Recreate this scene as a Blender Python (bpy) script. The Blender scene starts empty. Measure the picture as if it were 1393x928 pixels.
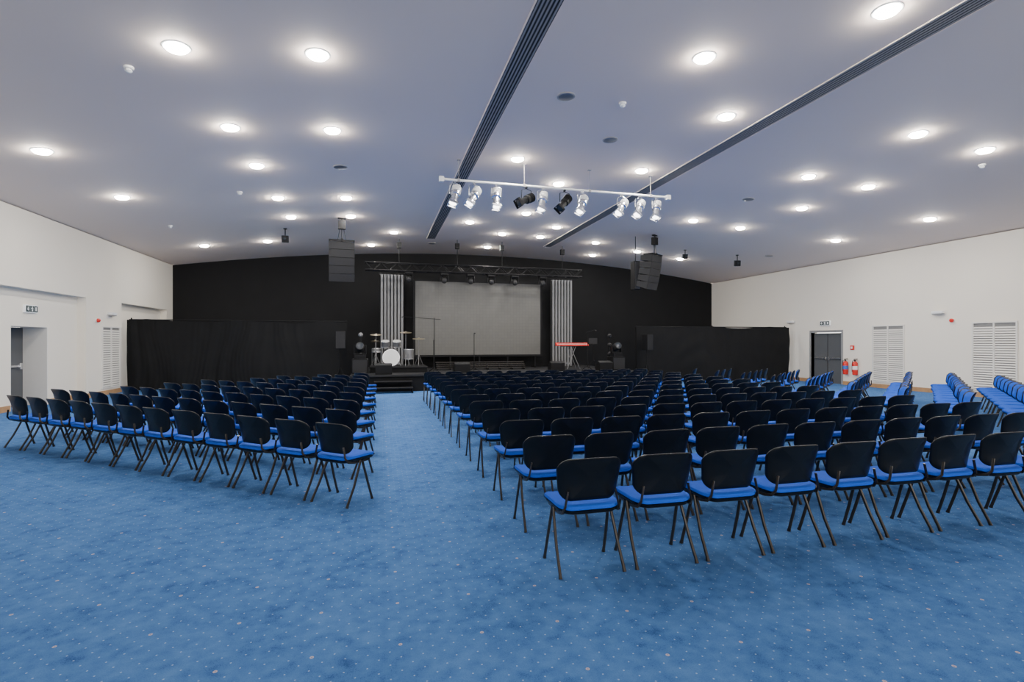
import bpy, math, random
from math import sin, cos, tan, pi, radians, atan, atan2, sqrt
from mathutils import Vector, Matrix, noise
random.seed(7)
S = bpy.context.scene
C = S.collection
FP = 690.0
TH = radians(14.7)
ST, CT = sin(TH), cos(TH)
EYE = 1.6
HOR = 466.0
XL, XR, YB = -8.06, 17.04, 23.3
XC = 4.49
def ceil_z(x):
    return 4.72 + 0.95*(1-((x-XC)/12.55)**2)
def slope(x):
    return -2*0.95*(x-XC)/12.55**2
def ray(px):
    r = (px-696.5)/FP
    return ST+r*CT, CT-r*ST
def at(px, py, Y):
    dx, dy = ray(px); t = Y/dy
    return Vector((dx*t, Y, EYE+(HOR-py)/FP*t))
def atx(px, py, X):
    dx, dy = ray(px); t = X/dx
    return Vector((X, dy*t, EYE+(HOR-py)/FP*t))
def at_ceiling(px, py):
    dx, dy = ray(px); z = 5.4
    for _ in range(30):
        t = (z-EYE)*FP/(HOR-py); z = ceil_z(dx*t)
    return Vector((dx*t, dy*t, z))
def project(x, y):
    d = x*ST+y*CT
    return 696.5+FP*(x*CT-y*ST)/d if d > 0.2 else 99999

# ---------------------------------------------------------------- materials
def mat(name, col, rough=0.6, metal=0.0, nscale=8.0, namt=0.12, bump=0.0, emit=None, estr=0.0, spec=None):
    m = bpy.data.materials.new(name); m.use_nodes = True
    n = m.node_tree.nodes; l = m.node_tree.links
    b = n['Principled BSDF']
    b.inputs['Roughness'].default_value = rough
    b.inputs['Metallic'].default_value = metal
    if spec is not None: b.inputs['Specular IOR Level'].default_value = spec
    tc = n.new('ShaderNodeTexCoord'); nz = n.new('ShaderNodeTexNoise')
    nz.inputs['Scale'].default_value = nscale; nz.inputs['Detail'].default_value = 4
    l.new(tc.outputs['Object'], nz.inputs['Vector'])
    mx = n.new('ShaderNodeMix'); mx.data_type = 'RGBA'
    mx.inputs['A'].default_value = (*[c*(1-namt) for c in col], 1)
    mx.inputs['B'].default_value = (*[min(1, c*(1+namt)) for c in col], 1)
    l.new(nz.outputs['Fac'], mx.inputs['Factor'])
    l.new(mx.outputs['Result'], b.inputs['Base Color'])
    if bump:
        bp = n.new('ShaderNodeBump'); bp.inputs['Strength'].default_value = bump
        bp.inputs['Distance'].default_value = 0.01
        l.new(nz.outputs['Fac'], bp.inputs['Height']); l.new(bp.outputs['Normal'], b.inputs['Normal'])
    if emit:
        b.inputs['Emission Color'].default_value = (*emit, 1)
        b.inputs['Emission Strength'].default_value = estr
    return m

def carpet():
    m = bpy.data.materials.new('carpet_blue'); m.use_nodes = True
    n = m.node_tree.nodes; l = m.node_tree.links; b = n['Principled BSDF']
    b.inputs['Roughness'].default_value = 0.95
    b.inputs['Specular IOR Level'].default_value = 0.1
    tc = n.new('ShaderNodeTexCoord'); sp = n.new('ShaderNodeSeparateXYZ')
    l.new(tc.outputs['Object'], sp.inputs[0])
    def M(op, a, bb=None, c=None):
        q = n.new('ShaderNodeMath'); q.operation = op
        for i, v in enumerate((a, bb, c)):
            if v is None: continue
            if isinstance(v, (int, float)): q.inputs[i].default_value = v
            else: l.new(v, q.inputs[i])
        return q.outputs[0]
    X, Y = sp.outputs[0], sp.outputs[1]
    def dots(px, py, ox, oy, r, stagger=False):
        u = M('ADD', M('DIVIDE', X, px), ox); v = M('ADD', M('DIVIDE', Y, py), oy)
        fu = M('MULTIPLY', M('SUBTRACT', M('FRACT', u), 0.5), px)
        fv = M('MULTIPLY', M('SUBTRACT', M('FRACT', v), 0.5), py)
        d = M('SQRT', M('ADD', M('MULTIPLY', fu, fu), M('MULTIPLY', fv, fv)))
        return M('LESS_THAN', d, r)
    small = M('MAXIMUM', dots(0.11, 0.11, 0, 0, 0.0045), dots(0.11, 0.11, 0.5, 0.5, 0.0045))
    big = dots(0.44, 0.44, 0.25, 0.25, 0.0105)
    bigc = dots(0.44, 0.44, 0.25, 0.25, 0.0045)
    nz = n.new('ShaderNodeTexNoise'); nz.inputs['Scale'].default_value = 2.2; nz.inputs['Detail'].default_value = 8
    nz.inputs['Roughness'].default_value = 0.75
    l.new(tc.outputs['Object'], nz.inputs['Vector'])
    nz3 = n.new('ShaderNodeTexNoise'); nz3.inputs['Scale'].default_value = 11; nz3.inputs['Detail'].default_value = 5
    l.new(tc.outputs['Object'], nz3.inputs['Vector'])
    nz2 = n.new('ShaderNodeTexNoise'); nz2.inputs['Scale'].default_value = 160; nz2.inputs['Detail'].default_value = 3
    l.new(tc.outputs['Object'], nz2.inputs['Vector'])
    s = M('ADD', M('MULTIPLY', nz.outputs['Fac'], 0.42), M('ADD', M('MULTIPLY', nz3.outputs['Fac'], 0.33), M('MULTIPLY', nz2.outputs['Fac'], 0.25)))
    cr = n.new('ShaderNodeValToRGB')
    e = cr.color_ramp.elements
    e[0].position = 0.37; e[0].color = (0.022, 0.072, 0.205, 1)
    e[1].position = 0.60; e[1].color = (0.082, 0.192, 0.420, 1)
    k = e.new(0.46); k.color = (0.050, 0.138, 0.335, 1)
    l.new(s, cr.inputs[0])
    def mix(f, a, col, amt=1.0):
        q = n.new('ShaderNodeMix'); q.data_type = 'RGBA'
        l.new(M('MULTIPLY', f, amt), q.inputs['Factor']); l.new(a, q.inputs['A']); q.inputs['B'].default_value = (*col, 1)
        return q.outputs['Result']
    c = mix(small, cr.outputs[0], (0.42, 0.53, 0.70), 0.58)
    c = mix(big, c, (0.60, 0.46, 0.38), 0.72)
    c = mix(bigc, c, (0.10, 0.13, 0.3), 0.7)
    l.new(c, b.inputs['Base Color'])
    bp = n.new('ShaderNodeBump'); bp.inputs['Strength'].default_value = 0.4; bp.inputs['Distance'].default_value = 0.005
    l.new(nz2.outputs['Fac'], bp.inputs['Height']); l.new(bp.outputs['Normal'], b.inputs['Normal'])
    return m

def led():
    m = bpy.data.materials.new('led_cabinets'); m.use_nodes = True
    n = m.node_tree.nodes; l = m.node_tree.links; b = n['Principled BSDF']
    b.inputs['Roughness'].default_value = 0.5
    tc = n.new('ShaderNodeTexCoord'); mp = n.new('ShaderNodeMapping')
    mp.inputs['Rotation'].default_value = (radians(-90), 0, 0)
    br = n.new('ShaderNodeTexBrick'); br.offset = 0
    l.new(tc.outputs['Object'], mp.inputs[0]); l.new(mp.outputs[0], br.inputs['Vector'])
    br.inputs['Scale'].default_value = 1; br.inputs['Brick Width'].default_value = 0.13; br.inputs['Row Height'].default_value = 0.123
    br.inputs['Mortar Size'].default_value = 0.005; br.inputs['Mortar Smooth'].default_value = 0.4
    br.inputs['Color1'].default_value = (0.084, 0.081, 0.073, 1); br.inputs['Color2'].default_value = (0.090, 0.087, 0.078, 1)
    br.inputs['Mortar'].default_value = (0.070, 0.068, 0.062, 1)
    l.new(br.outputs['Color'], b.inputs['Base Color'])
    return m

mt = {}
mt['carpet'] = carpet()
mt['wall'] = mat('wall_offwhite', (0.80, 0.745, 0.645), 0.85, nscale=0.6, namt=0.02)
mt['ceil'] = mat('ceiling_paint', (0.83, 0.700, 0.595), 0.8, nscale=0.25, namt=0.02)
mt['blackwall'] = mat('black_wall', (0.012, 0.012, 0.0125), 0.9, nscale=1.5, namt=0.2, spec=0.15)
mt['wood'] = mat('skirting_oak', (0.42, 0.24, 0.11), 0.45, nscale=5, namt=0.3)
mt['blue'] = mat('seat_fabric_blue', (0.010, 0.082, 0.50), 0.85, nscale=120, namt=0.15, bump=0.2, spec=0.2)
mt['plastic'] = mat('black_plastic', (0.003, 0.0035, 0.004), 0.33, nscale=60, namt=0.15, spec=0.35)
mt['leg'] = mat('dark_steel_tube', (0.045, 0.040, 0.035), 0.28, 0.6, nscale=20)
mt['drape'] = mat('black_drape_fabric', (0.009, 0.009, 0.009), 0.8, nscale=3, namt=0.3, bump=0.2, spec=0.18)
mt['black'] = mat('black_metal', (0.005, 0.005, 0.0055), 0.55, 0.0, nscale=20, spec=0.18)
mt['dark'] = mat('dark_grille', (0.018, 0.018, 0.019), 0.6, 0.0, nscale=80, namt=0.3, spec=0.25)
mt['deck'] = mat('black_stage_deck', (0.011, 0.011, 0.012), 0.7, nscale=6, namt=0.3, spec=0.2)
mt['white'] = mat('white_enamel', (0.8, 0.8, 0.78), 0.4, nscale=10, namt=0.03)
mt['vent'] = mat('vent_grey', (0.30, 0.285, 0.27), 0.5, nscale=10, namt=0.05)
mt['void'] = mat('vent_void', (0.035, 0.034, 0.033), 0.9, nscale=10, namt=0.1)
mt['chrome'] = mat('polished_metal', (0.75, 0.75, 0.76), 0.25, 0.9, nscale=20, namt=0.05)
mt['silver'] = mat('silver_ribs', (0.17, 0.17, 0.172), 0.5, 0.2, nscale=12, namt=0.1)
mt['steel'] = mat('dull_steel', (0.20, 0.20, 0.20), 0.4, 0.6, nscale=12, namt=0.1)
mt['led'] = led()
mt['red'] = mat('red_enamel', (0.62, 0.022, 0.012), 0.35, nscale=15)
mt['door'] = mat('grey_door', (0.09, 0.093, 0.097), 0.55, nscale=4, namt=0.06, spec=0.3)
mt['doorframe'] = mat('grey_door_frame', (0.25, 0.25, 0.245), 0.5, nscale=4, namt=0.06)
mt['louvre'] = mat('cream_louvre', (0.72, 0.69, 0.63), 0.6, nscale=10, namt=0.03)
mt['backing'] = mat('louvre_backing', (0.22, 0.215, 0.20), 0.8, nscale=10, namt=0.03)
mt['head'] = mat('drum_head', (0.85, 0.85, 0.83), 0.5, nscale=6, namt=0.03)
mt['tomhead'] = mat('tom_head', (0.35, 0.35, 0.34), 0.5, nscale=6, namt=0.03)
mt['brass'] = mat('cymbal_bronze', (0.42, 0.36, 0.26), 0.35, 0.9, nscale=30)
mt['lens'] = mat('lamp_lens', (1, 1, 1), 0.3, emit=(1, 0.965, 0.91), estr=400)
mt['spotlens'] = mat('spot_lens', (0.9, 0.9, 0.9), 0.1, nscale=10, emit=(1, 0.97, 0.92), estr=8)
mt['sign'] = mat('sign_white', (0.85, 0.86, 0.85), 0.5, nscale=10, namt=0.02, emit=(1, 1, 1), estr=0.15)
mt['picto'] = mat('sign_dark', (0.01, 0.03, 0.03), 0.5, nscale=10)
mt['glass'] = mat('dark_glass', (0.03, 0.035, 0.04), 0.1, nscale=2)
mt['ltblue'] = mat('blue_sticker', (0.05, 0.15, 0.5), 0.5, nscale=5)

# ---------------------------------------------------------------- mesh builder
class MB:
    def __init__(s, M=None):
        s.v = []; s.f = []; s.M = M or Matrix()
    def add(s, vs, fs):
        o = len(s.v)
        s.v += [tuple(s.M @ Vector(p)) for p in vs]
        s.f += [tuple(i+o for i in f) for f in fs]
        return s
    def box(s, x0, x1, y0, y1, z0, z1, R=None):
        vs = [(x, y, z) for z in (z0, z1) for y in (y0, y1) for x in (x0, x1)]
        if R is not None:
            c = Vector(((x0+x1)/2, (y0+y1)/2, (z0+z1)/2)); vs = [c+R@(Vector(p)-c) for p in vs]
        return s.add(vs, [(0, 2, 3, 1), (4, 5, 7, 6), (0, 1, 5, 4), (2, 6, 7, 3), (0, 4, 6, 2), (1, 3, 7, 5)])
    def path(s, pts, r, n=8, flat=1.0):
        pts = [Vector(p) for p in pts]; rings = []
        rs = r if isinstance(r, (list, tuple)) else [r]*len(pts)
        for i, p in enumerate(pts):
            d = (pts[min(i+1, len(pts)-1)]-pts[max(i-1, 0)]).normalized()
            ref = Vector((1, 0, 0)) if abs(d.x) < 0.9 else Vector((0, 0, 1))
            a = (ref-d*ref.dot(d)).normalized(); b = d.cross(a)
            rings.append([p+rs[i]*(flat*cos(2*pi*k/n)*a+sin(2*pi*k/n)*b) for k in range(n)])
        vs = [q for R in rings for q in R]; fs = []
        for i in range(len(pts)-1):
            for k in range(n):
                fs.append((i*n+k, i*n+(k+1) % n, (i+1)*n+(k+1) % n, (i+1)*n+k))
        fs.append(tuple(reversed(range(n)))); fs.append(tuple((len(pts)-1)*n+k for k in range(n)))
        return s.add(vs, fs)
    def lathe(s, prof, n=24, R=None, loc=(0, 0, 0)):
        R = R or Matrix.Identity(3); loc = Vector(loc); vs = []; fs = []
        for (r, z) in prof:
            for k in range(n):
                vs.append(loc+R@Vector((r*cos(2*pi*k/n), r*sin(2*pi*k/n), z)))
        for i in range(len(prof)-1):
            for k in range(n):
                fs.append((i*n+k, i*n+(k+1) % n, (i+1)*n+(k+1) % n, (i+1)*n+k))
        fs.append(tuple(reversed(range(n)))); fs.append(tuple((len(prof)-1)*n+k for k in range(n)))
        return s.add(vs, fs)
    def shell(s, outline, layers, deform=lambda p: p):
        n = len(outline); vs = []; fs = []
        for (sc, h) in layers:
            for (x, y) in outline: vs.append(deform(Vector((x*sc, y*sc, h))))
        for i in range(len(layers)-1):
            for k in range(n):
                fs.append((i*n+k, i*n+(k+1) % n, (i+1)*n+(k+1) % n, (i+1)*n+k))
        fs.append(tuple(reversed(range(n)))); fs.append(tuple((len(layers)-1)*n+k for k in range(n)))
        return s.add(vs, fs)
    def prism(s, poly, axis, a0, a1):
        n = len(poly)
        def P(p, a):
            return {'x': (a, p[0], p[1]), 'y': (p[0], a, p[1]), 'z': (p[0], p[1], a)}[axis]
        vs = [P(p, a0) for p in poly]+[P(p, a1) for p in poly]
        fs = [tuple(reversed(range(n))), tuple(range(n, 2*n))]+[(i, (i+1) % n, n+(i+1) % n, n+i) for i in range(n)]
        return s.add(vs, fs)
    def build(s, name, m, parent=None, bevel=0.0, smooth=True, loc=None):
        me = bpy.data.meshes.new(name); me.from_pydata(s.v, [], s.f)
        import bmesh
        bm = bmesh.new(); bm.from_mesh(me); bmesh.ops.recalc_face_normals(bm, faces=bm.faces); bm.to_mesh(me); bm.free()
        me.materials.append(mt[m])
        if smooth:
            me.polygons.foreach_set('use_smooth', [True]*len(me.polygons))
            me.set_sharp_from_angle(angle=radians(38))
        o = bpy.data.objects.new(name, me); C.objects.link(o)
        if parent: o.parent = parent
        if loc is not None: o.location = loc
        if bevel:
            bv = o.modifiers.new('bevel', 'BEVEL'); bv.width = bevel; bv.segments = 2; bv.limit_method = 'ANGLE'
        return o
def rrect(w, d, r, n=5):
    pts = []
    for cx, cy, a0 in ((w/2-r, d/2-r, 0), (-w/2+r, d/2-r, 90), (-w/2+r, -d/2+r, 180), (w/2-r, -d/2+r, 270)):
        for k in range(n+1):
            a = radians(a0+90*k/n); pts.append((cx+r*cos(a), cy+r*sin(a)))
    return pts
def tag(o, label, cat, group=None):
    o['label'] = label; o['category'] = cat
    if group: o['group'] = group
    return o
def thing(name, label, cat, loc=(0, 0, 0), rz=0, group=None, rot=None):
    o = bpy.data.objects.new(name, None); C.objects.link(o); o.empty_display_size = 0.1
    o.location = loc; o.rotation_euler = rot if rot else (0, 0, rz)
    return tag(o, label, cat, group)
def struct(o):
    o['kind'] = 'structure'; return o
KIDS = {}
def dup(root, loc, rot, label, group):
    if root.name not in KIDS: KIDS[root.name] = [c for c in C.objects if c.parent == root]
    r = root.copy(); C.objects.link(r); r.location = loc; r.rotation_euler = rot; r['label'] = label; r['group'] = group
    for ch in KIDS[root.name]:
        c = ch.copy(); C.objects.link(c); c.parent = r
    return r
def RX(a): return Matrix.Rotation(radians(a), 3, 'X')
def RY(a): return Matrix.Rotation(radians(a), 3, 'Y')
def RZ(a): return Matrix.Rotation(radians(a), 3, 'Z')
ORD = ['first', 'second', 'third', 'fourth', 'fifth', 'sixth', 'seventh', 'eighth', 'ninth', 'tenth', 'eleventh', 'twelfth', 'thirteenth', 'fourteenth', 'fifteenth', 'sixteenth', 'seventeenth', 'eighteenth', 'nineteenth', 'twentieth']

# ---------------------------------------------------------------- room
Y0 = -7.0
fl = MB().box(XL-1.0, XR+0.6, Y0, YB+0.3, -0.1, 0).build('floor', 'carpet', smooth=False); struct(fl)
N = 40; vs = []; fs = []
for i in range(N+1):
    x = XL-0.85+(XR+0.35-XL+0.85)*i/N
    z = ceil_z(min(max(x, XL), XR))
    vs += [(x, Y0, z), (x, YB+0.3, z), (x, YB+0.3, z+0.15), (x, Y0, z+0.15)]
for i in range(N):
    a = i*4; b = a+4
    fs += [(a, a+1, b+1, b), (a+1, a+2, b+2, b+1), (a+2, a+3, b+3, b+2), (a+3, a, b, b+3)]
fs += [(0, 3, 2, 1), (N*4, N*4+1, N*4+2, N*4+3)]
struct(MB().add(vs, fs).build('ceiling', 'ceil'))
poly = [(XL, 0), (XR, 0)]+[(XR+(XL-XR)*i/24, ceil_z(XR+(XL-XR)*i/24)) for i in range(25)]
struct(MB().prism(poly, 'y', YB, YB+0.25).build('wall_back', 'blackwall', smooth=False))
w = MB(); XO = XL-0.8; XI = XL-0.21; ZT = 2.88; ZE = 4.72
w.box(XO, XL, Y0, YB, ZT, ZE)
w.box(XO, XL, Y0, 10.2, 0, ZT)
w.box(XO, XI, 10.2, 14.33, 0, ZT); w.box(XO, XI, 14.33, 15.7, 2.0, ZT); w.box(XO, XI, 15.7, 17.03, 0, ZT)
w.box(XO, XL, 17.03, 19.1, 0, ZT); w.box(XO, XI, 19.1, 22.7, 0, ZT); w.box(XO, XL, 22.7, YB, 0, ZT)
struct(w.build('wall_left', 'wall', smooth=False))
w = MB(); XO2 = XR+0.3
w.box(XR, XO2, Y0, 15.5, 0, ZE); w.box(XR, XO2, 15.5, 16.9, 2.02, ZE); w.box(XR, XO2, 16.9, YB, 0, ZE)
struct(w.build('wall_right', 'wall', smooth=False))
b = MB(); h = 0.14
b.box(XL, XL+0.02, Y0, 10.2, 0, h); b.box(XI, XI+0.02, 10.2, 14.3, 0, h); b.box(XI, XI+0.02, 15.73, 17.03, 0, h)
b.box(XL, XL+0.02, 17.03, 19.1, 0, h); b.box(XI, XI+0.02, 19.1, 22.7, 0, h); b.box(XI, XL, 17.01, 17.03, 0, h)
struct(b.build('baseboard_left', 'wood', smooth=False))
b = MB(); b.box(XR-0.02, XR, Y0, 15.42, 0, h); b.box(XR-0.02, XR, 16.98, YB, 0, h)
struct(b.build('baseboard_right', 'wood', smooth=False))
d1 = struct(MB().box(XL-0.78, XL-0.72, 14.36, 15.67, 0.005, 1.98).build('door_1', 'door', bevel=0.004))
MB().box(XL-0.72, XL-0.66, 14.5, 15.5, 0.98, 1.03).box(XL-0.72, XL-0.64, 14.48, 14.56, 0.93, 1.08).box(XL-0.72, XL-0.64, 15.44, 15.52, 0.93, 1.08).build('push_bar', 'chrome', d1, bevel=0.005)
MB().box(XL-0.72, XL-0.715, 14.85, 15.15, 1.35, 1.7).build('vision_panel', 'glass', d1)
MB().box(XI-0.55, XI-0.0, 14.33, 14.35, 0, 1.99).box(XI-0.55, XI, 15.68, 15.7, 0, 1.99).box(XI-0.55, XI, 14.33, 15.7, 1.985, 2.0).build('door_lining', 'louvre', d1)
d2 = struct(MB().box(XR+0.10, XR+0.15, 15.55, 16.85, 0.005, 1.97).build('door_2', 'door', bevel=0.004))
MB().box(XR-0.02, XR+0.2, 15.43, 15.50, 0, 2.08).box(XR-0.02, XR+0.2, 16.90, 16.97, 0, 2.08).box(XR-0.02, XR+0.2, 15.50, 16.90, 1.99, 2.08).build('door_frame', 'doorframe', d2)
MB().box(XR+0.03, XR+0.08, 15.6, 16.15, 0.96, 1.01).box(XR+0.03, XR+0.08, 16.25, 16.8, 0.96, 1.01).box(XR+0.05, XR+0.10, 16.1, 16.16, 0.9, 1.07).box(XR+0.05, XR+0.10, 16.24, 16.3, 0.9, 1.07).build('push_bar', 'chrome', d2)
MB().box(XR+0.08, XR+0.10, 16.195, 16.205, 0.01, 1.97).build('leaf_joint', 'void', d2)

def louvre(label, x, y0, y1, z0, z1, sgn):
    t = thing('louvre_panel', label, 'vent grille', (x, (y0+y1)/2, z0))
    wd = (y1-y0)/2; H = z1-z0
    fr = MB()
    for a, bb, c, d in ((-wd, -wd+0.04, 0, H), (wd-0.04, wd, 0, H), (-wd+0.04, wd-0.04, 0, 0.04), (-wd+0.04, wd-0.04, H-0.04, H), (-0.02, 0.02, 0.04, H-0.04)):
        fr.box(min(0, sgn*0.035), max(0, sgn*0.035), a, bb, c, d)
    fr.build('frame', 'louvre', t)
    sl = MB(); k = int((H-0.12)/0.07)
    for i in range(k):
        z = 0.055+i*0.07
        for (a, bb) in ((-wd+0.04, -0.02), (0.02, wd-0.04)):
            sl.box(sgn*0.018-0.003, sgn*0.018+0.003, a, bb, z, z+0.046, RY(-sgn*18))
    sl.build('slats', 'louvre', t)
    MB().box(min(-sgn*0.003, sgn*0.004), max(-sgn*0.003, sgn*0.004), -wd+0.03, wd-0.03, 0.03, H-0.03).build('backing', 'backing', t)
louvre('cream louvred panel on the left wall between the two recesses', XL, 17.85, 18.95, 0.2, 2.1, 1)
louvre('cream louvred panel on the right wall beside the fire extinguishers', XR, 13.1, 14.24, 0.2, 2.2, -1)
louvre('cream louvred panel nearest the camera on the right wall', XR, 9.98, 11.1, 0.2, 2.2, -1)

def exit_sign(label, x, y, z, sgn, w=0.46, hh=0.19):
    t = thing('exit_sign', label, 'exit sign', (x, y, z))
    MB().box(min(-sgn*0.004, sgn*0.06), max(-sgn*0.004, sgn*0.06), -w/2, w/2, -hh/2, hh/2).build('housing', 'sign', t, bevel=0.008)
    def rng(a, bb): return (min(a, bb), max(a, bb))
    def q(p, X, e, a, b_, c, d, R=None):
        x0, x1 = rng(X, X+e); y0, y1 = rng(-sgn*a, -sgn*b_)
        p.box(x0, x1, y0, y1, c, d, R)
    e = sgn*0.003
    pans = []
    for cx in (-0.145, 0, 0.145):
        p = MB(); q(p, sgn*0.0605, e, cx-0.066, cx+0.066, -0.075, 0.075); pans.append(p.build('panel', 'picto', t))
    X = sgn*0.064
    p = MB(); q(p, X, e, -0.165, -0.125, -0.045, 0.045); p.build('door_symbol', 'sign', pans[0])
    p = MB()
    q(p, X, e, -0.014, 0.008, 0.036, 0.058); q(p, X, e, -0.014, 0.010, -0.014, 0.036); q(p, X, e, 0.004, 0.040, 0.010, 0.021); q(p, X, e, -0.040, -0.01, 0.012, 0.023)
    q(p, X, e, -0.002, 0.014, -0.060, -0.012, RX(24)); q(p, X, e, -0.026, -0.010, -0.060, -0.012, RX(-24))
    p.build('running_figure', 'sign', pans[1])
    p = MB(); x0, x1 = rng(X, X+e); c = -sgn*0.145
    p.prism([(c-0.034, 0.0), (c-0.011, 0.0), (c-0.011, 0.05), (c+0.011, 0.05), (c+0.011, 0.0), (c+0.034, 0.0), (c, -0.05)], 'x', x0, x1)
    p.build('arrow', 'sign', pans[2])
exit_sign('rectangular exit sign with pictograms above the left wall door', XI, 14.98, 2.42, 1)
exit_sign('small rectangular exit sign with pictograms above the right wall door', XR, 16.2, 2.36, -1)

def sounder(label, px, py, X, sgn):
    p = atx(px, py, X)
    t = thing('fire_alarm_sounder', label, 'alarm', p)
    R = RY(90*sgn)
    MB().lathe([(0.055, -0.005), (0.06, 0.03)], 16, R).build('base', 'white', t)
    MB().lathe([(0.06, 0.03), (0.06, 0.07), (0.03, 0.10)], 16, R).build('horn', 'red', t)
sounder('small red fire alarm sounder on the left wall by the recess', 131, 436, XL, 1)
sounder('small red fire alarm sounder on right wall beside the emergency light', 1296, 436, XR, -1)
def emlight(label, px, py, X, sgn):
    p = atx(px, py, X)
    t = thing('emergency_light', label, 'wall light', p)
    MB().box(min(-sgn*0.005, sgn*0.12), max(-sgn*0.005, sgn*0.12), -0.17, 0.17, -0.04, 0.04).build('housing', 'white', t, bevel=0.012)
    MB().box(min(sgn*0.02, sgn*0.11), max(sgn*0.02, sgn*0.11), -0.15, 0.15, -0.065, -0.04).build('diffuser', 'vent', t)
emlight('small white emergency light high on the left wall above the louvred panel', 150, 427, XL, 1)
emlight('small white emergency light on right wall beside the black drape', 1077, 438, XR, -1)
emlight('small white emergency light on right wall between the two louvred panels', 1278, 425, XR, -1)
p = atx(1160, 473, XR)
t = thing('call_point', 'red fire call point on the right wall above the extinguishers', 'call point', p)
MB().box(-0.05, 0.004, -0.07, 0.07, -0.08, 0.08).build('housing', 'red', t, bevel=0.006)
MB().box(-0.056, -0.05, -0.035, 0.035, -0.04, 0.04).build('press_panel', 'white', t)
for px, lb in ((1153, 'red fire extinguisher on the right wall, nearer the door'), (1166, 'red fire extinguisher on the right wall, farther from the door')):
    p = atx(px, 497, XR)
    t = thing('fire_extinguisher', lb, 'extinguisher', (XR-0.10, p.y, 0.40), group='fire extinguishers')
    cy = MB().lathe([(0.06, 0), (0.082, 0.015), (0.085, 0.03), (0.085, 0.42), (0.07, 0.47), (0.03, 0.5)], 20).build('cylinder', 'red', t)
    MB().lathe([(0.022, 0.5), (0.022, 0.55)], 10).box(-0.015, 0.015, -0.1, 0.05, 0.55, 0.57).box(-0.012, 0.012, -0.1, 0.04, 0.59, 0.605, RX(-8)).build('valve', 'black', t)
    MB().path([(0, 0.02, 0.54), (0, 0.10, 0.52), (0, 0.12, 0.4), (0, 0.11, 0.12)], [0.01, 0.01, 0.01, 0.018]).build('hose', 'black', t)
    MB().lathe([(0.0865, 0.2), (0.0865, 0.33)], 20).build('label_band', 'ltblue' if px == 1153 else 'white', cy)
    MB().box(0.075, 0.104, -0.03, 0.03, 0.1, 0.45).build('bracket', 'black', t)

# ---------------------------------------------------------------- ceiling fittings
def linear_vent(label, X, y1):
    t = thing('linear_air_vent', label, 'air vent', (X, 0, ceil_z(X)), rot=(0, -atan(slope(X)), 0))
    W = 0.155
    MB().box(-W, W, Y0+0.1, y1, -0.008, -0.002).build('slot_void', 'void', t, smooth=False)
    f = MB()
    for k in range(6):
        x = -W+0.026+0.0516*k
        f.box(x-0.011, x+0.011, Y0+0.1, y1, -0.016, -0.008)
    f.build('fins', 'vent', t, smooth=False)
    f = MB().box(-W-0.015, -W, Y0+0.1, y1, -0.018, -0.003).box(W, W+0.015, Y0+0.1, y1, -0.018, -0.003).box(-W-0.015, W+0.015, y1, y1+0.02, -0.018, -0.003)
    f.build('frame', 'ceil', t, smooth=False)
linear_vent('long dark slotted air vent across the ceiling, left of the two', 1.95, 19.8)
linear_vent('long dark slotted air vent across the ceiling, right of the two', 6.85, 20.3)

LP = [(240, 64), (432, 74), (313, 173), (452, 177), (57, 205), (349, 225), (166, 268), (378, 269), (471, 269), (396, 295), (477, 294),
      (278, 334), (364, 328), (1207, 14), (958, 78), (988, 158), (1249, 182), (1340, 204), (704, 216), (873, 232), (1100, 240), (1181, 254),
      (1091, 283), (1265, 298), (1137, 327), (943, 300), (1007, 310), (639, 302), (536, 316), (505, 333), (683, 318), (735, 322), (663, 336),
      (810, 330), (806, 347), (716, 290), (760, 250), (925, 352), (867, 342), (757, 309)]
zones = {0: [], 1: [], 2: []}
for q in LP:
    p = at_ceiling(*q); zones[0 if p.x < 1.95 else 1 if p.x < 6.85 else 2].append(p)
zl = ['left of both vents', 'between the two vents', 'right of both vents']
proto = None
for z in (0, 1, 2):
    for i, p in enumerate(sorted(zones[z], key=lambda p: p.x*ST+p.y*CT)):
        lb = 'bright round ceiling downlight %s, %s nearest the camera' % (zl[z], ORD[i]) if i else 'bright round ceiling downlight %s, nearest the camera' % zl[z]
        rot = (0, -atan(slope(p.x)), 0)
        if proto is None:
            proto = thing('ceiling_downlight', lb, 'ceiling light', p, group='recessed ceiling downlights', rot=rot)
            vsr = [(0.135, 0.0), (0.135, -0.010), (0.15, -0.012), (0.165, -0.006), (0.165, 0.0)]
            mb = MB(); n = 28; vv = []; ff = []
            for (r, zz) in vsr:
                vv += [(r*cos(2*pi*k/n), r*sin(2*pi*k/n), zz) for k in range(n)]
            for a in range(len(vsr)-1):
                for k in range(n): ff.append((a*n+k, a*n+(k+1) % n, (a+1)*n+(k+1) % n, (a+1)*n+k))
            mb.add(vv, ff).build('trim_ring', 'white', proto)
            MB().lathe([(0.130, -0.004), (0.126, -0.022), (0.112, -0.037), (0.08, -0.048), (0.04, -0.054), (0.02, -0.055)], 24).build('lens', 'lens', proto)
        else:
            dup(proto, p, rot, lb, 'recessed ceiling downlights')
def disc(px, py, label, r=0.13):
    p = at_ceiling(px, py)
    t = thing('ceiling_speaker', label, 'ceiling speaker', p, group='round grey ceiling speakers', rot=(0, -atan(slope(p.x)), 0))
    MB().lathe([(r+0.02, 0), (r+0.02, -0.012), (r, -0.018)], 24).build('rim', 'vent', t)
    MB().lathe([(r-0.005, -0.018), (r*0.5, -0.024)], 24).build('grille', 'steel', t)
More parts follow.
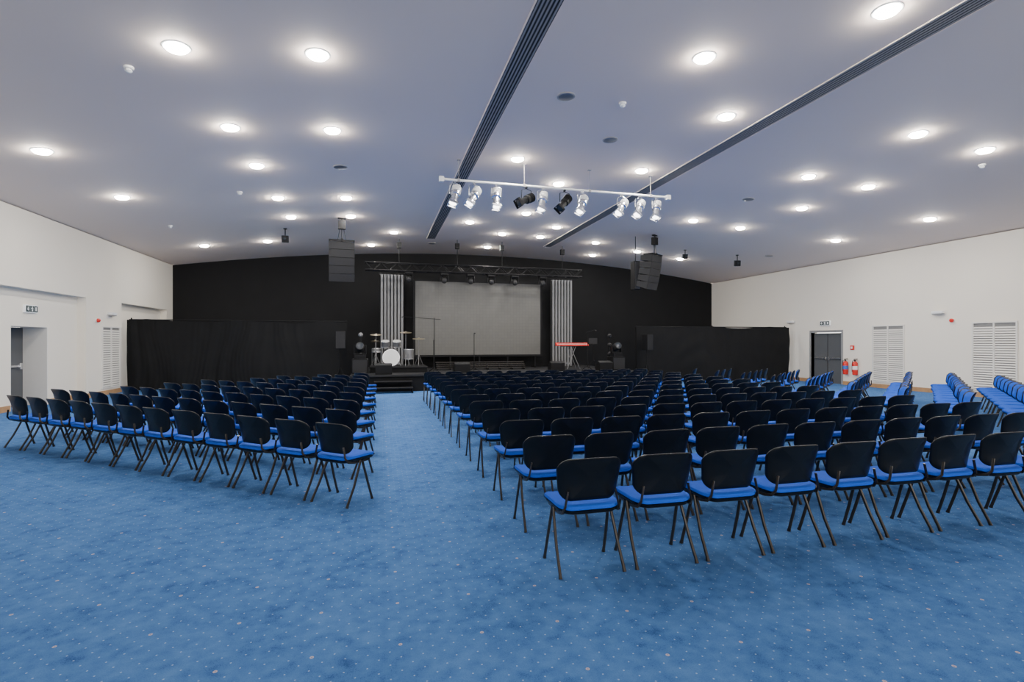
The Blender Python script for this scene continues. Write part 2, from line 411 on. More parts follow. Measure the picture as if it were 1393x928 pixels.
for px, py, lb in ((770, 131, 'round grey ceiling speaker between the vents, nearest the camera'), (830, 190, 'round grey ceiling speaker between the vents, second nearest the camera'),
                   (463, 227, 'round grey ceiling speaker left of the vents below a downlight'), (1018, 271, 'round grey ceiling speaker right of the vents, nearer the camera'),
                   (1046, 348, 'round grey ceiling speaker right of the vents near the right wall'), (588, 331, 'round grey ceiling speaker by the far end of the left vent')):
    disc(px, py, lb)
def detector(px, py, label):
    p = at_ceiling(px, py)
    t = thing('smoke_detector', label, 'smoke detector', p, group='white smoke detectors')
    MB().lathe([(0.06, 0.004), (0.06, -0.02), (0.05, -0.03)], 20).build('base', 'white', t)
    MB().lathe([(0.035, -0.03), (0.045, -0.055), (0.025, -0.075), (0.01, -0.08)], 20).build('sensing_head', 'white', t)
for px, py, lb in ((175, 91, 'white smoke detector on ceiling near the left front downlight'), (847, 140, 'white smoke detector on the ceiling between the vents'),
                   (326, 261, 'white smoke detector on ceiling left of the vents, far side'), (1336, 224, 'white smoke detector below the downlight at the far right'),
                   (232, 307, 'white smoke detector on ceiling close to the left wall top')):
    detector(px, py, lb)
def hung_box(name, cat, px, pyt, pyb, label, w, m, yaw=0):
    p = at_ceiling(px, pyt)
    t = thing(name, label, cat, p, rz=radians(yaw))
    dd = (pyb-pyt)/FP*(p.x*ST+p.y*CT)
    MB().lathe([(0.06, 0.003), (0.06, -0.02)], 12).path([(0, 0, 0), (0, 0, -dd*0.5)], 0.018).build('stem', 'black', t)
    bd = MB().box(-w, w, -w*0.8, w*0.8, -dd, -dd*0.5, RX(12)).build('body', m, t, bevel=0.01)
    MB().lathe([(w*0.45, 0), (w*0.45, 0.05), (w*0.35, 0.06)], 14, RX(90+12), (0, -w*0.78, -dd*0.75)).build('lens_barrel', 'glass', bd)
hung_box('ceiling_camera', 'camera', 388, 311, 330, 'small black camera hanging from the ceiling left of the left line array', 0.10, 'black')
hung_box('ceiling_camera', 'camera', 1003, 347, 362, 'small black camera hanging from ceiling by the right end of black wall', 0.11, 'black', yaw=-25)
hung_box('ceiling_camera', 'camera', 932, 340, 352, 'small black camera hanging from the ceiling beside the right line array', 0.09, 'black', yaw=-15)

# ---------------------------------------------------------------- chairs
def make_chair():
    t = thing('stacking_chair', 'x', 'chair')
    so = rrect(0.465, 0.42, 0.09)
    def ds(p):
        z = p.z+0.447
        if p.y > 0.05: z -= 0.8*(p.y-0.05)**2
        z += 0.25*p.x**2
        return Vector((p.x*(1+0.12*p.y), p.y, z+0.01*p.y))
    MB().shell(so, [(0.3, -0.008), (0.9, -0.008), (0.985, -0.002), (1, 0.010), (0.985, 0.022), (0.92, 0.031), (0.6, 0.029), (0.25, 0.026)], ds).build('seat', 'blue', t)
    MB().shell(so, [(0.3, -0.040), (0.84, -0.040), (0.95, -0.030), (0.985, -0.008), (0.5, -0.009)], ds).build('seat_shell', 'plastic', t)
    bo = rrect(0.48, 0.30, 0.08, 6)
    def db(p):
        zz = (p.y+0.15)/0.30
        x = p.x*(0.88+0.12*min(1, zz*1.5))
        return Vector((x, -0.183+p.z+1.25*x*x-0.25*(p.y+0.15)+0.020*sin(pi*zz), 0.500+0.30*zz+0.012*zz*(1-(x/0.24)**2)))
    MB().shell(bo, [(0.2, -0.012), (0.5, -0.012), (0.8, -0.012), (0.96, -0.011), (1, -0.004), (1, 0.004), (0.96, 0.009), (0.6, 0.009), (0.2, 0.009)], db).build('backrest', 'plastic', t)
    MB().shell(bo, [(0.3, 0.0095), (0.82, 0.0095), (0.85, 0.013), (0.82, 0.019), (0.6, 0.022), (0.2, 0.023)], db).build('back_pad', 'blue', t)
    for s in (-1, 1):
        MB().path([(s*0.218, -0.02, 0.425), (s*0.221, -0.045, 0.36), (s*0.230, -0.125, 0.18), (s*0.235, -0.213, 0.03), (s*0.236, -0.228, 0.0)], [0.0135, 0.0135, 0.0135, 0.0135, 0.017], 8, 0.8).build('leg', 'leg', t)
        MB().path([(s*0.218, 0.0, 0.425), (s*0.221, 0.018, 0.36), (s*0.230, 0.07, 0.18), (s*0.235, 0.118, 0.03), (s*0.236, 0.128, 0.0)], [0.0135, 0.0135, 0.0135, 0.0135, 0.017], 8, 0.8).build('leg', 'leg', t)
    f = MB().path([(-0.217, 0.0, 0.408), (0.217, 0.0, 0.408)], 0.011).path([(-0.2, 0.12, 0.404), (0.2, 0.12, 0.404)], 0.01)
    for s in (-1, 1): f.path([(s*0.2, 0.13, 0.404), (s*0.210, -0.1, 0.411), (s*0.210, -0.18, 0.43), (s*0.198, -0.21, 0.47), (s*0.175, -0.208, 0.58)], 0.012, 8, 0.6)
    f.build('seat_frame', 'leg', t)
    return t
chair = make_chair(); first = [True]
def put_chair(tx, ty, rz, label, group, jit=1.6):
    a = rz+radians(random.uniform(-jit, jit))
    x = tx-sin(rz)*0.26+random.uniform(-.008, .008); y = ty+cos(rz)*0.26+random.uniform(-.012, .012)
    if project(x, y) > 1393+46/(max(1, y))*8 or project(x, y) < -45: return
    if first[0]:
        first[0] = False; chair.location = (x, y, 0); chair.rotation_euler = (0, 0, a); chair['label'] = label; chair['group'] = group
    else: dup(chair, (x, y, 0), (0, 0, a), label, group)
for r in range(13):
    for c in range(12):
        lb = 'black and blue chair, %s from the left aisle, %s row from back, middle block' % (ORD[c], ORD[r])
        put_chair(1.43+0.568*c, 3.19+0.885*r, 0, lb, 'chairs of the middle block')
a = radians(39.5)
for r, cnt in enumerate([12, 12, 10, 9, 8, 6, 5, 3, 1]):
    for c in range(cnt):
        lb = 'black and blue chair, %s from the aisle, %s row from back, left angled block' % (ORD[c], ORD[r])
        put_chair(-0.5-cos(a)*0.57*c, 5.25+1.07*r+sin(a)*0.57*c, -a, lb, 'chairs of the left block')
a = radians(36.5)
for r, cnt in enumerate([11, 11, 10, 8, 7, 6, 5, 3, 1]):
    for c in range(cnt):
        lb = 'black and blue chair, %s from the aisle, %s row from back, right angled block' % (ORD[c], ORD[r])
        put_chair(9.4+cos(a)*0.64*c, 5.0+1.07*r+sin(a)*0.64*c, a+radians(11), lb, 'chairs of the right block', 2.5)

# ---------------------------------------------------------------- stage
SZ = 0.55
t = thing('stage_platform', 'low black stage platform in front of the black back wall', 'stage', (4.2, 16.9, 0))
MB().box(-5.1, 5.1, 0, 5.6, SZ-0.05, SZ).build('deck', 'deck', t, bevel=0.006)
MB().box(-5.05, 5.05, 0.05, 0.08, 0.0, SZ-0.05).box(-5.05, -5.02, 0.08, 5.55, 0, SZ-0.05).box(5.02, 5.05, 0.08, 5.55, 0, SZ-0.05).build('fascia', 'blackwall', t)
MB().box(-5.1, 5.1, -0.012, 0, SZ-0.06, SZ-0.005).build('edge_trim', 'dark', t)
t = thing('stage_steps', 'black two tread steps at the front of the stage by the aisle', 'steps', (0.45, 16.9, 0))
for k, (yy, zz) in enumerate(((-0.62, 0.18), (-0.32, 0.36))):
    MB().box(-0.6, 0.6, yy, yy+0.31, zz-0.035, zz).build('tread', 'deck', t, bevel=0.004)
MB().box(-0.6, -0.57, -0.6, -0.02, 0, 0.145).box(0.57, 0.6, -0.6, -0.02, 0, 0.145).box(-0.6, -0.57, -0.3, -0.02, 0.18, 0.325).box(0.57, 0.6, -0.3, -0.02, 0.18, 0.325).build('stringer', 'black', t)

t = thing('led_screen', 'large blank grey video screen at the back of the stage', 'screen', (4.01, 20.5, SZ))
MB().box(-2.61, 2.61, 0, 0.08, 0.55, 3.50).build('display_panel', 'led', t)
MB().box(-2.69, -2.61, -0.01, 0.14, 0.47, 3.58).box(2.61, 2.69, -0.01, 0.14, 0.47, 3.58).box(-2.61, 2.61, -0.01, 0.14, 3.50, 3.58).box(-2.61, 2.61, -0.01, 0.14, 0.47, 0.55).build('frame', 'black', t)
m = MB()
for x in (-2.4, -1.2, 0, 1.2, 2.4): m.box(x-0.03, x+0.03, 0.05, 0.11, 0, 0.47); m.box(x-0.03, x+0.03, 0.05, 0.5, 0.0, 0.04)
m.build('support_frame', 'black', t)
t = thing('masking_flat', 'dark masking flat standing behind the video screen', 'backdrop', (4.06, 21.2, SZ))
MB().box(-3.3, 3.3, 0, 0.05, 0, 3.75).build('panel', 'blackwall', t)
m = MB()
for x in (-3, 0, 3): m.box(x-0.03, x+0.03, 0.05, 0.7, 0, 0.04); m.box(x-0.03, x+0.03, 0.05, 0.09, 0.04, 3.6)
m.build('brace', 'black', t)
for (x0, x1, lb) in ((0.03, 0.95, 'tall silver ribbed stage panel to the left of the screen'), (7.22, 8.17, 'tall silver ribbed stage panel to the right of the screen')):
    t = thing('ribbed_screen', lb, 'stage panel', ((x0+x1)/2, 20.8, SZ))
    W = (x1-x0)/2; nr = 7; pr = []
    for i in range(nr):
        xa = -W+2*W*i/nr; d = 2*W/nr
        pr += [(xa, 0.03), (xa+d*0.24, 0.03), (xa+d*0.32, -0.03), (xa+d*0.92, -0.03)]
    pr += [(W, 0.03), (W, 0.06), (-W, 0.06)]
    MB().prism(pr, 'z', 0.03, 3.76).build('ribs', 'silver', t, smooth=False)
    MB().path([(-W-0.03, 0.09, 3.79), (W+0.03, 0.09, 3.79)], 0.03).path([(-W, 0.12, 0), (-W, 0.12, 3.78)], 0.02).path([(W, 0.12, 0), (W, 0.12, 3.78)], 0.02).build('frame', 'black', t)
    m = MB()
    for k in range(nr):
        x = -W+2*W*(k+0.12)/nr; m.box(x-0.016, x+0.016, 0.015, 0.029, 0.04, 3.74)
    m.build('dark_grooves', 'black', t)
t = thing('slatted_riser', 'low black slatted riser on stage beneath the video screen', 'riser', (3.85, 19.2, SZ))
m = MB()
for k in range(4): m.box(-1.75, 1.75, -0.02+0.1*k, 0.02+0.1*k, 0.06+0.07*k, 0.09+0.07*k)
m.build('slats', 'leg', t)
m = MB()
for k in range(8):
    x = -1.7+3.4*k/7; m.box(x-0.02, x+0.02, 0.02, 0.36, 0, 0.05); m.box(x-0.02, x+0.02, 0.1, 0.36, 0.05, 0.2)
m.build('supports', 'black', t)

def drape(label, xa, ya, xb, yb, H, seed, droop=0.05):
    L = sqrt((xb-xa)**2+(yb-ya)**2)
    t = thing('pipe_and_drape', label, 'drape', ((xa+xb)/2, (ya+yb)/2, 0), rz=atan2(yb-ya, xb-xa))
    n = int(L/0.018); nz = 44; vs = []; fs = []
    G = lambda a, b_, c: noise.noise(Vector((a, b_, seed+c)))
    for i in range(n+1):
        x = -L/2+L*i/n
        gat = max(0, G(x*0.45, 0, 31)+0.35)
        for k in range(nz+1):
            v = k/nz
            wx = x+0.45*G(x*0.55, v*1.1, 0)+0.35*(1-v)*G(x*0.35, 0, 40)
            strength = max(0.0, 0.20+1.3*G(x*0.8, v*0.6, 9))
            fold = 0.030*strength*sin(wx*10+7*G(x*0.8, v*0.6, 3))+0.006*strength*sin(wx*37+6*G(x*1.5, v, 14))
            big = 0.13*G(x*1.0+0.7*v, v*0.9, 5)
            sw = 0.040*gat*sin(17*v+5*G(x*0.8, 0, 7)+7*abs(sin(x*0.6+seed)))*sin(pi*v)**0.7*(0.3+0.7*v)
            top = droop*(0.4+abs(sin(x*1.15+seed)))*(0.6+1.2*max(0, G(x*0.5, 0, 20)+0.3))
            vs.append((x, (fold*(1.0-0.3*v)+big*(0.4+0.6*(1-v))+sw), 0.03+(H-0.03-top)*v))
    for i in range(n):
        for k in range(nz):
            a = i*(nz+1)+k; fs.append((a, a+nz+1, a+nz+2, a+1))
    MB().add(vs, fs).build('curtain', 'drape', t)
    MB().path([(-L/2, 0.17, H-0.04), (L/2, 0.17, H-0.04)], 0.018).build('top_rail', 'black', t)
    k = max(2, int(L/2.4))
    for j in range(k+1):
        x = -L/2+0.05+(L-0.1)*j/k
        MB().path([(x, 0.2, 0.0), (x, 0.2, H+0.02)], 0.022).box(x-0.04 if j == 0 else x-0.2, x+0.04 if j == k else x+0.2, 0.15, 0.42, 0, 0.012).build('upright', 'black', t)
drape('tall black drape on a rail across the left of the stage', -8.0, 19.3, -1.12, 19.3, 2.40, 3.3, 0.09)
drape('tall black drape on a rail across the right of the stage', 10.0, 18.4, 16.72, 17.72, 2.28, 9.7, 0.04)

def speaker_stand(label, labs, X, Y, H, yaw):
    t = thing('speaker_stand', label, 'speaker stand', (X, Y, 0))
    MB().path([(0, 0, 0.25), (0, 0, H)], 0.018).build('pole', 'black', t)
    for k in range(3):
        an = radians(90+120*k+20); MB().path([(0, 0, 0.75), (0.33*cos(an), 0.33*sin(an), 0.012)], 0.012).build('leg', 'black', t)
    s = thing('loudspeaker', labs, 'loudspeaker', (X, Y, H), rz=radians(yaw))
    cb = MB().prism([(-0.17, -0.17), (0.17, -0.17), (0.11, 0.16), (-0.11, 0.16)], 'z', 0.0, 0.62).build('cabinet', 'black', s, bevel=0.012)
    MB().box(-0.155, 0.155, -0.18, -0.17, 0.02, 0.60).build('grille', 'dark', cb)
speaker_stand('black tripod stand at the right end of the left drape', 'black loudspeaker on a stand at the right end of left drape', -1.32, 18.7, 1.38, 10)
speaker_stand('black tripod stand at the left end of the right drape', 'black loudspeaker on a stand at the left end of right drape', 10.1, 17.8, 1.3, 20)

def moving_head(t, M, up=1, s=1.0):
    MB(M).box(-0.17*s, 0.17*s, -0.15*s, 0.15*s, 0, 0.12*s).build('base', 'black', t, bevel=0.01)
    MB(M).box(-0.19*s, -0.15*s, -0.06*s, 0.06*s, 0.12*s, 0.42*s).box(0.15*s, 0.19*s, -0.06*s, 0.06*s, 0.12*s, 0.42*s).box(-0.19*s, 0.19*s, -0.08*s, 0.08*s, 0.12*s, 0.16*s).build('yoke', 'black', t, bevel=0.01)
    R = RX(70) if up > 0 else RX(115)
    hd = MB(M).lathe([(0.06*s, -0.17*s), (0.12*s, -0.12*s), (0.135*s, 0.08*s), (0.12*s, 0.18*s), (0.10*s, 0.18*s)], 18, R, (0, 0, 0.34*s)).build('lamp_head', 'dark', t)
    MB(M).lathe([(0.095*s, 0.182*s), (0.05*s, 0.195*s)], 18, R, (0, 0, 0.34*s)).build('lens', 'glass', hd)
for (X, Y, side) in ((-0.62, 18.0, 'left'), (8.85, 17.9, 'right')):
    s = thing('stage_subwoofer', 'black ported bass speaker cabinet at the %s end of the stage' % side, 'loudspeaker', (X, Y, SZ))
    cb = MB().box(-0.26, 0.26, -0.25, 0.25, 0, 0.5).build('cabinet', 'black', s, bevel=0.01)
    MB().box(-0.23, 0.23, -0.26, -0.25, 0.04, 0.46).build('grille', 'dark', cb)
    t = thing('moving_head_light', 'black moving head stage light on bass cabinet at %s stage end' % side, 'stage light', (X, Y, SZ+0.5))
    moving_head(t, Matrix(), 1, 1.1)
    q = thing('light_totem', 'slim black upright light totem behind the %s bass cabinet' % side, 'stage light', (X, Y+0.65, SZ))
    MB().box(-0.2, 0.2, -0.2, 0.2, 0, 0.02).build('base', 'black', q)
    MB().box(-0.03, 0.03, -0.03, 0.03, 0.02, 1.45).build('post', 'black', q)
    for k in range(3): MB().lathe([(0.07, 0), (0.08, 0.04), (0.04, 0.1)], 16, RX(90), (0, -0.03, 0.6+0.36*k)).build('lamp', 'steel' if side == 'left' else 'dark', q)
def wedge(px, Y, label):
    p = at(px, 500, Y)
    t = thing('stage_monitor', label, 'stage monitor', (p.x, Y, SZ), group='floor monitors at the stage front')
    cb = MB().prism([(-0.18, 0), (0.22, 0), (0.22, 0.12), (0.0, 0.36), (-0.18, 0.30)], 'x', -0.27, 0.27).build('cabinet', 'black', t, bevel=0.01)
    MB().prism([(0.225, 0.13), (0.008, 0.367), (-0.0, 0.36), (0.217, 0.12)], 'x', -0.24, 0.24).build('grille', 'dark', cb)
wedge(522, 17.3, 'black wedge monitor at stage front below the bass drum')
wedge(628, 17.6, 'black wedge monitor at stage front below the middle of the screen')
wedge(757, 17.7, 'black wedge monitor at stage front left of the keyboard stand')
wedge(822, 17.6, 'black wedge monitor at stage front right of the keyboard stand')

# drum kit
RZ0 = SZ+0.2
pc = at(535, 480, 18.8)
bx = pc.x-0.08
t = thing('drum_riser', 'low black drum riser on the left of the stage', 'riser', (0.68, 18.9, SZ))
MB().box(-1.0, 1.0, -0.8, 0.95, 0.15, 0.2).build('deck', 'deck', t, bevel=0.005)
MB().box(-0.97, 0.97, -0.77, 0.92, 0, 0.15).build('skirt', 'blackwall', t)
def drum(name, label, r, d, loc, R, legs=0, m='steel', hd='tomhead'):
    t = thing(name, label, 'drum', loc)
    MB().lathe([(r, -d/2), (r, d/2)], 28, R).build('shell', m, t)
    MB().lathe([(r*0.98, d/2), (r*0.98, d/2+0.006)], 28, R).build('drum_head', hd, t)
    MB().lathe([(r+0.008, d/2-0.02), (r+0.012, d/2-0.015), (r+0.012, d/2+0.004), (r+0.002, d/2+0.004)], 28, R).lathe([(r+0.008, -d/2-0.004), (r+0.012, -d/2-0.0), (r+0.012, -d/2+0.015), (r+0.002, -d/2+0.02)], 28, R).build('hoop', 'chrome', t)
    for k in range(legs):
        an = 2*pi*k/legs+0.5
        MB().path([((r+0.015)*cos(an), (r+0.015)*sin(an), 0.05), ((r+0.02)*cos(an), (r+0.02)*sin(an), RZ0-loc[2])], 0.01).build('leg', 'steel', t)
    return t
t = drum('bass_drum', 'bass drum with large white front head on drum riser', 0.29, 0.40, (bx, 18.75, RZ0+0.312), RX(90), 0, 'steel', 'head')
for s in (-1, 1): MB().path([(s*0.26, -0.1, -0.12), (s*0.34, -0.2, -0.30)], 0.01).build('spur', 'steel', t)
MB().path([(0, 0, 0.28), (0, 0.02, 0.40)], 0.014).build('tom_post', 'steel', t)
drum('rack_tom', 'small tom drum above the bass drum, left one', 0.14, 0.2, (bx-0.2, 18.8, RZ0+0.80), RX(20), 0)
drum('rack_tom', 'small tom drum above the bass drum, right one', 0.15, 0.2, (bx+0.2, 18.8, RZ0+0.80), RX(20), 0)
drum('floor_tom', 'larger floor tom on legs right of the bass drum', 0.2, 0.36, (bx+0.62, 18.9, RZ0+0.42), Matrix.Identity(3), 3)
drum('snare_drum', 'shallow snare drum on legs left of the bass drum', 0.175, 0.14, (bx-0.5, 19.0, RZ0+0.56), RX(-4), 3)
def cymbal(label, x, y, H, r, name='cymbal_stand', n=1, tilt=14):
    t = thing(name, label, 'cymbal', (x, y, RZ0))
    MB().path([(0, 0, 0.2), (0, 0, H+0.03)], 0.009).build('stand_tube', 'steel', t)
    for k in range(3):
        an = 2*pi*k/3+0.4; MB().path([(0, 0, 0.42), (0.18*cos(an), 0.18*sin(an), 0.012)], 0.008).build('leg', 'steel', t)
    for q in range(n):
        MB().lathe([(r, 0), (r*0.6, 0.012), (0.05, 0.022), (0.03, 0.04), (0.012, 0.045)], 28, RX(tilt if n == 1 else 0), (0, 0, H-0.03*q)).build('cymbal', 'brass', t)
cymbal('tall cymbal stand at the left of the drum kit', bx-0.52, 18.45, 1.12, 0.20, tilt=10)
cymbal('highest cymbal stand right of the tom drums', bx+0.50, 18.4, 1.2, 0.21, tilt=8)
cymbal('wide ride cymbal stand at the right of drum kit', bx+0.98, 18.7, 0.98, 0.23, tilt=8)
cymbal('hi-hat stand with paired cymbals at the left of snare', bx-0.55, 19.5, 0.9, 0.17, 'hi_hat_stand', 2)
t = thing('drum_throne', 'round black drummer stool behind the bass drum', 'stool', (bx-0.05, 19.5, RZ0))
MB().lathe([(0.15, 0.5), (0.17, 0.52), (0.17, 0.58), (0.14, 0.6)], 22).build('seat', 'plastic', t)
MB().path([(0, 0, 0.2), (0, 0, 0.5)], 0.015).build('post', 'steel', t)
for k in range(3):
    an = 2*pi*k/3+0.8; MB().path([(0, 0, 0.33), (0.2*cos(an), 0.2*sin(an), 0.012)], 0.01).build('leg', 'steel', t)
def mic_stand(label, x, y, z0, H, boom=None):
    t = thing('microphone_stand', label, 'microphone stand', (x, y, z0))
    MB().path([(0, 0, 0.1), (0, 0, H)], 0.012).build('pole', 'black', t)
    for k in range(3):
        an = 2*pi*k/3+0.3; MB().path([(0, 0, 0.14), (0.22*cos(an), 0.22*sin(an), 0.01)], 0.01).build('leg', 'black', t)
    e = (0, -0.04, H)
    if boom:
        MB().path([(-boom*0.2, 0, H-0.06), (boom, -0.02, H+0.03)], 0.009).build('boom', 'black', t); e = (boom, -0.03, H+0.02)
    d = Vector(e)
    MB().path([d, d+Vector((0, -0.13, -0.02))], [0.012, 0.022]).build('microphone', 'dark', t)
mic_stand('tall boom microphone stand reaching left over the drum kit', 1.95, 18.6, SZ, 1.95, -1.15)
p = at(590, 480, 17.9); mic_stand('short microphone stand between drum kit and screen', p.x, 17.9, SZ, 1.15)
p = at(645, 480, 18.2); mic_stand('thin microphone stand in front of the screen centre', p.x, 18.2, SZ, 1.4)
mic_stand('microphone stand right of the red keyboard', 7.75, 18.1, SZ, 1.5, 0.3)

p = at(778, 466, 18.8)
t = thing('keyboard_stand', 'metal keyboard stand with splayed legs on the right of the stage', 'keyboard stand', (p.x, 18.8, SZ))
MB().path([(-0.4, -0.12, 0.90), (0.4, -0.12, 0.90)], 0.013).path([(-0.4, 0.12, 0.90), (0.4, 0.12, 0.90)], 0.013).path([(-0.35, -0.12, 0.90), (-0.35, 0.12, 0.90)], 0.013).path([(0.35, -0.12, 0.90), (0.35, 0.12, 0.90)], 0.013).build('top_frame', 'leg', t)
for sy in (-1, 1):
    MB().path([(-0.12, sy*0.12, 0.90), (0.26, sy*0.2, 0.012)], 0.013).build('leg', 'steel', t)
    MB().path([(0.12, sy*0.10, 0.90), (-0.26, sy*0.18, 0.012)], 0.013).build('leg', 'steel', t)
t = thing('stage_keyboard', 'red stage keyboard on the metal stand', 'keyboard', (p.x, 18.8, SZ+0.914), rz=radians(-4))
cs = MB().prism([(-0.17, 0), (0.15, 0), (0.15, 0.13), (0.0, 0.12), (-0.03, 0.07), (-0.17, 0.06)], 'x', -0.64, 0.64).build('case', 'red', t, bevel=0.006)
MB().box(-0.58, 0.58, -0.168, -0.035, 0.066, 0.082).build('white_keys', 'head', t)
m = MB()
for k in range(40):
    if k % 7 not in (2, 6): m.box(-0.565+0.0285*k, -0.549+0.0285*k, -0.12, -0.035, 0.082, 0.094)
m.build('black_keys', 'plastic', t)
MB().box(-0.5, 0.5, 0.02, 0.13, 0.12, 0.135).build('control_panel', 'black', cs)
t = thing('laptop', 'small dark open laptop standing right of the red keyboard', 'laptop', (p.x+0.92, 18.8, SZ+0.98), rz=radians(-15))
MB().box(-0.17, 0.17, -0.12, 0.12, 0, 0.02).build('base', 'black', t)
MB().box(-0.17, 0.17, 0.11, 0.125, 0.02, 0.25).build('lid', 'dark', t)
t2 = thing('equipment_stand', 'small black equipment stand carrying the laptop', 'stand', (p.x+0.92, 18.8, SZ))
MB().box(-0.19, 0.19, -0.14, 0.14, 0.96, 0.98).build('shelf', 'black', t2)
MB().path([(0, 0, 0.3), (0, 0, 0.96)], 0.016).build('pole', 'black', t2)
for k in range(3):
    an = 2*pi*k/3+0.8; MB().path([(0, 0, 0.4), (0.22*cos(an), 0.22*sin(an), 0.012)], 0.01).build('leg', 'black', t2)

# ---------------------------------------------------------------- rigging
TY = 19.9; x0, x1 = -0.5, 8.2; zt = 4.62; zb = 4.34
t = thing('lighting_truss', 'long black box truss above the video screen', 'truss', (0, TY, 0))
m = MB()
for yy in (-0.14, 0.14):
    for zz in (zt, zb): m.path([(x0, yy, zz), (x1, yy, zz)], 0.024)
ch = m.build('chords', 'black', t)
m = MB(); k = int((x1-x0)/0.29)
for i in range(k):
    xa = x0+(x1-x0)*i/k; xb = x0+(x1-x0)*(i+1)/k; up = i % 2
    for yy in (-0.14, 0.14): m.path([(xa, yy, zb if up else zt), (xb, yy, zt if up else zb)], 0.012, 6)
    for zz in (zt, zb): m.path([(xa, -0.14 if up else 0.14, zz), (xb, 0.14 if up else -0.14, zz)], 0.012, 6)
m.build('lacing', 'black', t)
for px in (543, 622, 683, 765):
    X = at(px, 360, TY).x; zc = ceil_z(X)-0.01
    MB().path([(X, 0, zt), (X, 0, zc-0.2)], 0.012).box(X-0.08, X+0.08, -0.07, 0.07, zc-0.36, zc-0.14).path([(X, 0, zc-0.14), (X, 0, zc)], 0.012).build('chain_hoist', 'black', t)
for j, px in enumerate((556, 604, 640, 668, 700, 738)):
    X = at(px, 376, TY).x
    s = thing('truss_light', 'black stage light hanging under the back truss, %s from the left' % ORD[j], 'stage light', (X, TY, zb-0.01), group='lights under the back truss')
    moving_head(s, Matrix.Rotation(pi, 4, 'X'), -1, 0.85)

BY = 11.1; BZ = 5.17
t = thing('lighting_bar', 'long white lighting bar hanging below the ceiling across both vents', 'lighting bar', (4.1, BY, BZ))
MB().path([(-2.78, 0, 0), (2.78, 0, 0)], 0.026, 12).build('tube', 'white', t)
for x in (-2.4, -0.9, 0.7, 2.3):
    zc = ceil_z(4.1+x)-BZ
    MB().path([(x, 0, 0), (x, 0, zc)], 0.005).box(x-0.035, x+0.035, -0.035, 0.035, zc-0.012, zc).box(x-0.03, x+0.03, -0.032, 0.032, -0.032, 0.032).build('hanger', 'vent', t)
for x in (-2.78, 2.78): MB().box(x-0.05, x+0.05, -0.05, 0.05, -0.06, 0.05).build('end_plate', 'white', t)
spots = [(619, 'w', 16), (645, 'w', 30), (675, 'w', 4), (716, 'b', 62), (738, 'w', 18), (768, 'b', 42), (792, 'w', 26), (846, 'w', 38), (870, 'w', 32), (893, 'w', 20)]
for j, (px, kind, roll) in enumerate(spots):
    X = at(px, 262, BY).x
    cn = {'w': 'silver', 'b': 'black'}[kind]
    s = thing('stage_spotlight', '%s stage spotlight hanging on white lighting bar, %s from the left' % (cn, ORD[j]), 'spotlight', (X, BY, BZ-0.026), group='spotlights on the white bar')
    body = 'chrome' if kind == 'w' else 'black'
    R = RY(roll)@RX(-22); cpt = Vector((0, 0, -0.29)); g = 1.12
    MB().box(-0.02, 0.02, -0.03, 0.03, -0.03, 0.003).path([(-0.115, 0, -0.28), (-0.115, 0, -0.08), (0, 0, -0.04), (0.115, 0, -0.08), (0.115, 0, -0.28)], 0.010, 8).build('yoke', body, s)
    bd = MB().lathe([(a_*g, b_*g) for a_, b_ in [(0.05, 0.22), (0.08, 0.18), (0.08, 0.05), (0.09, 0.05), (0.09, 0.0), (0.065, -0.02), (0.065, -0.14), (0.08, -0.16), (0.08, -0.22), (0.075, -0.22)]], 20, R, cpt).build('body', 'chrome' if kind == 'w' else 'black', s)
    f = MB()
    for q in range(4): f.lathe([(0.094*g, (0.075+0.03*q)*g), (0.094*g, (0.085+0.03*q)*g)], 20, R, cpt)
    f.build('cooling_fins', 'white' if kind == 'w' else 'black', bd)
    MB().lathe([(0.072*g, -0.222*g), (0.04*g, -0.228*g)], 20, R, cpt).build('lens', 'spotlens' if kind == 'w' else 'glass', bd)
    fr = MB(Matrix.Translation(cpt)@R.to_4x4()@Matrix.Scale(g, 4)); fr.box(-0.09, 0.09, -0.09, -0.078, -0.26, -0.21).box(-0.09, 0.09, 0.078, 0.09, -0.26, -0.21).box(-0.09, -0.078, -0.078, 0.078, -0.26, -0.21).box(0.078, 0.09, -0.078, 0.078, -0.26, -0.21)
    fr.build('colour_frame', body, bd)

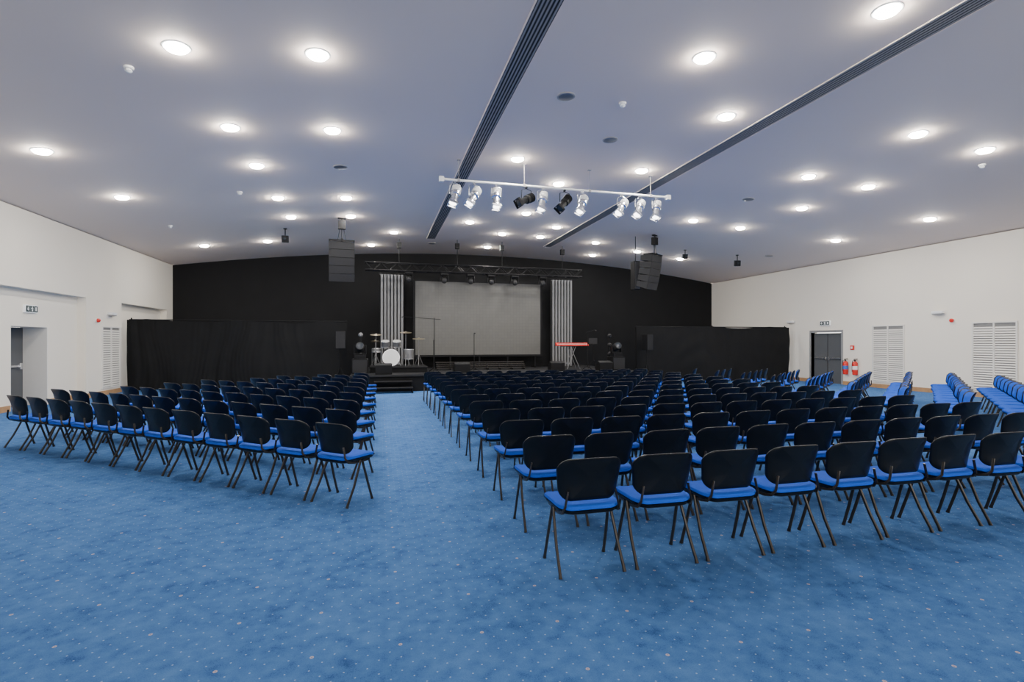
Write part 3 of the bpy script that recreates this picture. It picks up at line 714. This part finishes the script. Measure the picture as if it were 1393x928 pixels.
def line_array(label, px, Y, ztop, yaw, n=5, w=0.38, h=0.25, tilt0=0, side='black'):
    p = at(px, 360, Y)
    t = thing('line_array_speaker', label, 'hanging speaker', (p.x, Y, ztop), rz=radians(yaw))
    zc = ceil_z(p.x)-ztop
    MB().box(-w, w, -0.02, 0.02, 0.0, 0.04).box(-w, w, 0.3, 0.34, 0, 0.04).box(-w, -w+0.04, 0, 0.3, 0, 0.04).box(w-0.04, w, 0, 0.3, 0, 0.04).box(-0.03, 0.03, 0.0, 0.3, 0, 0.07).build('flying_frame', 'black', t)
    MB().path([(-0.12, 0.1, 0.04), (-0.05, 0.1, zc-0.3)], 0.008).path([(0.12, 0.1, 0.04), (0.05, 0.1, zc-0.3)], 0.008).box(-0.11, 0.11, 0.02, 0.18, zc-0.36, zc-0.1).path([(0.0, 0.1, 0.05), (0.0, 0.1, zc-0.01)], 0.012).box(-0.12, 0.12, 0.05, 0.15, zc-0.04, zc-0.01).build('suspension', 'black', t)
    y, z, ang = 0.0, -0.01, tilt0
    for k in range(n):
        ang += 2.4
        M = Matrix.Translation((0, y, z))@Matrix.Rotation(radians(ang), 4, 'X')
        hb = h-0.003
        cb = MB(M).prism([(0, 0), (0.45, -0.03), (0.45, -hb+0.03), (0, -hb)], 'x', -w, w).build('cabinet', 'dark', t, bevel=0.005)
        MB(M).box(-w+0.015, w-0.015, -0.008, 0, -hb+0.006, -0.006).build('grille', 'dark', cb)
        z -= h*cos(radians(ang)); y += h*sin(radians(ang))*1.0
line_array('tall black line array speaker hanging at the left of the stage', 465, 16.5, 4.74, 4)
line_array('tall black line array speaker hanging at the right of the stage', 894, 16.4, 4.76, 32, tilt0=3)
p = at(866, 352, 17.0)
t = thing('column_speaker', 'slim grey column speaker hanging beside the right line array', 'hanging speaker', (p.x-0.05, 17.0, 4.2), rz=radians(10))
cb = MB().box(-0.13, 0.13, -0.12, 0.12, -0.65, 0.4).build('cabinet', 'black', t, bevel=0.01)
MB().box(-0.11, 0.11, -0.132, -0.12, -0.62, 0.37).build('grille', 'steel', cb)
MB().path([(0, 0, 0.4), (0, 0, ceil_z(p.x)-4.21)], 0.014).build('suspension', 'black', t)

# ---------------------------------------------------------------- world + camera
w = bpy.data.worlds.new('hall_fill'); S.world = w; w.use_nodes = True
w.node_tree.nodes['Background'].inputs[0].default_value = (1.0, 0.95, 0.89, 1)
w.node_tree.nodes['Background'].inputs[1].default_value = 4.2
cam = bpy.data.cameras.new('camera'); co = bpy.data.objects.new('camera', cam); C.objects.link(co)
co.location = (0, 0, EYE); co.rotation_euler = (radians(90), 0, -TH)
cam.sensor_width = 36; cam.lens = 36*FP/1393; cam.shift_y = 2/1393; cam.clip_start = 0.05; cam.clip_end = 200
S.camera = co
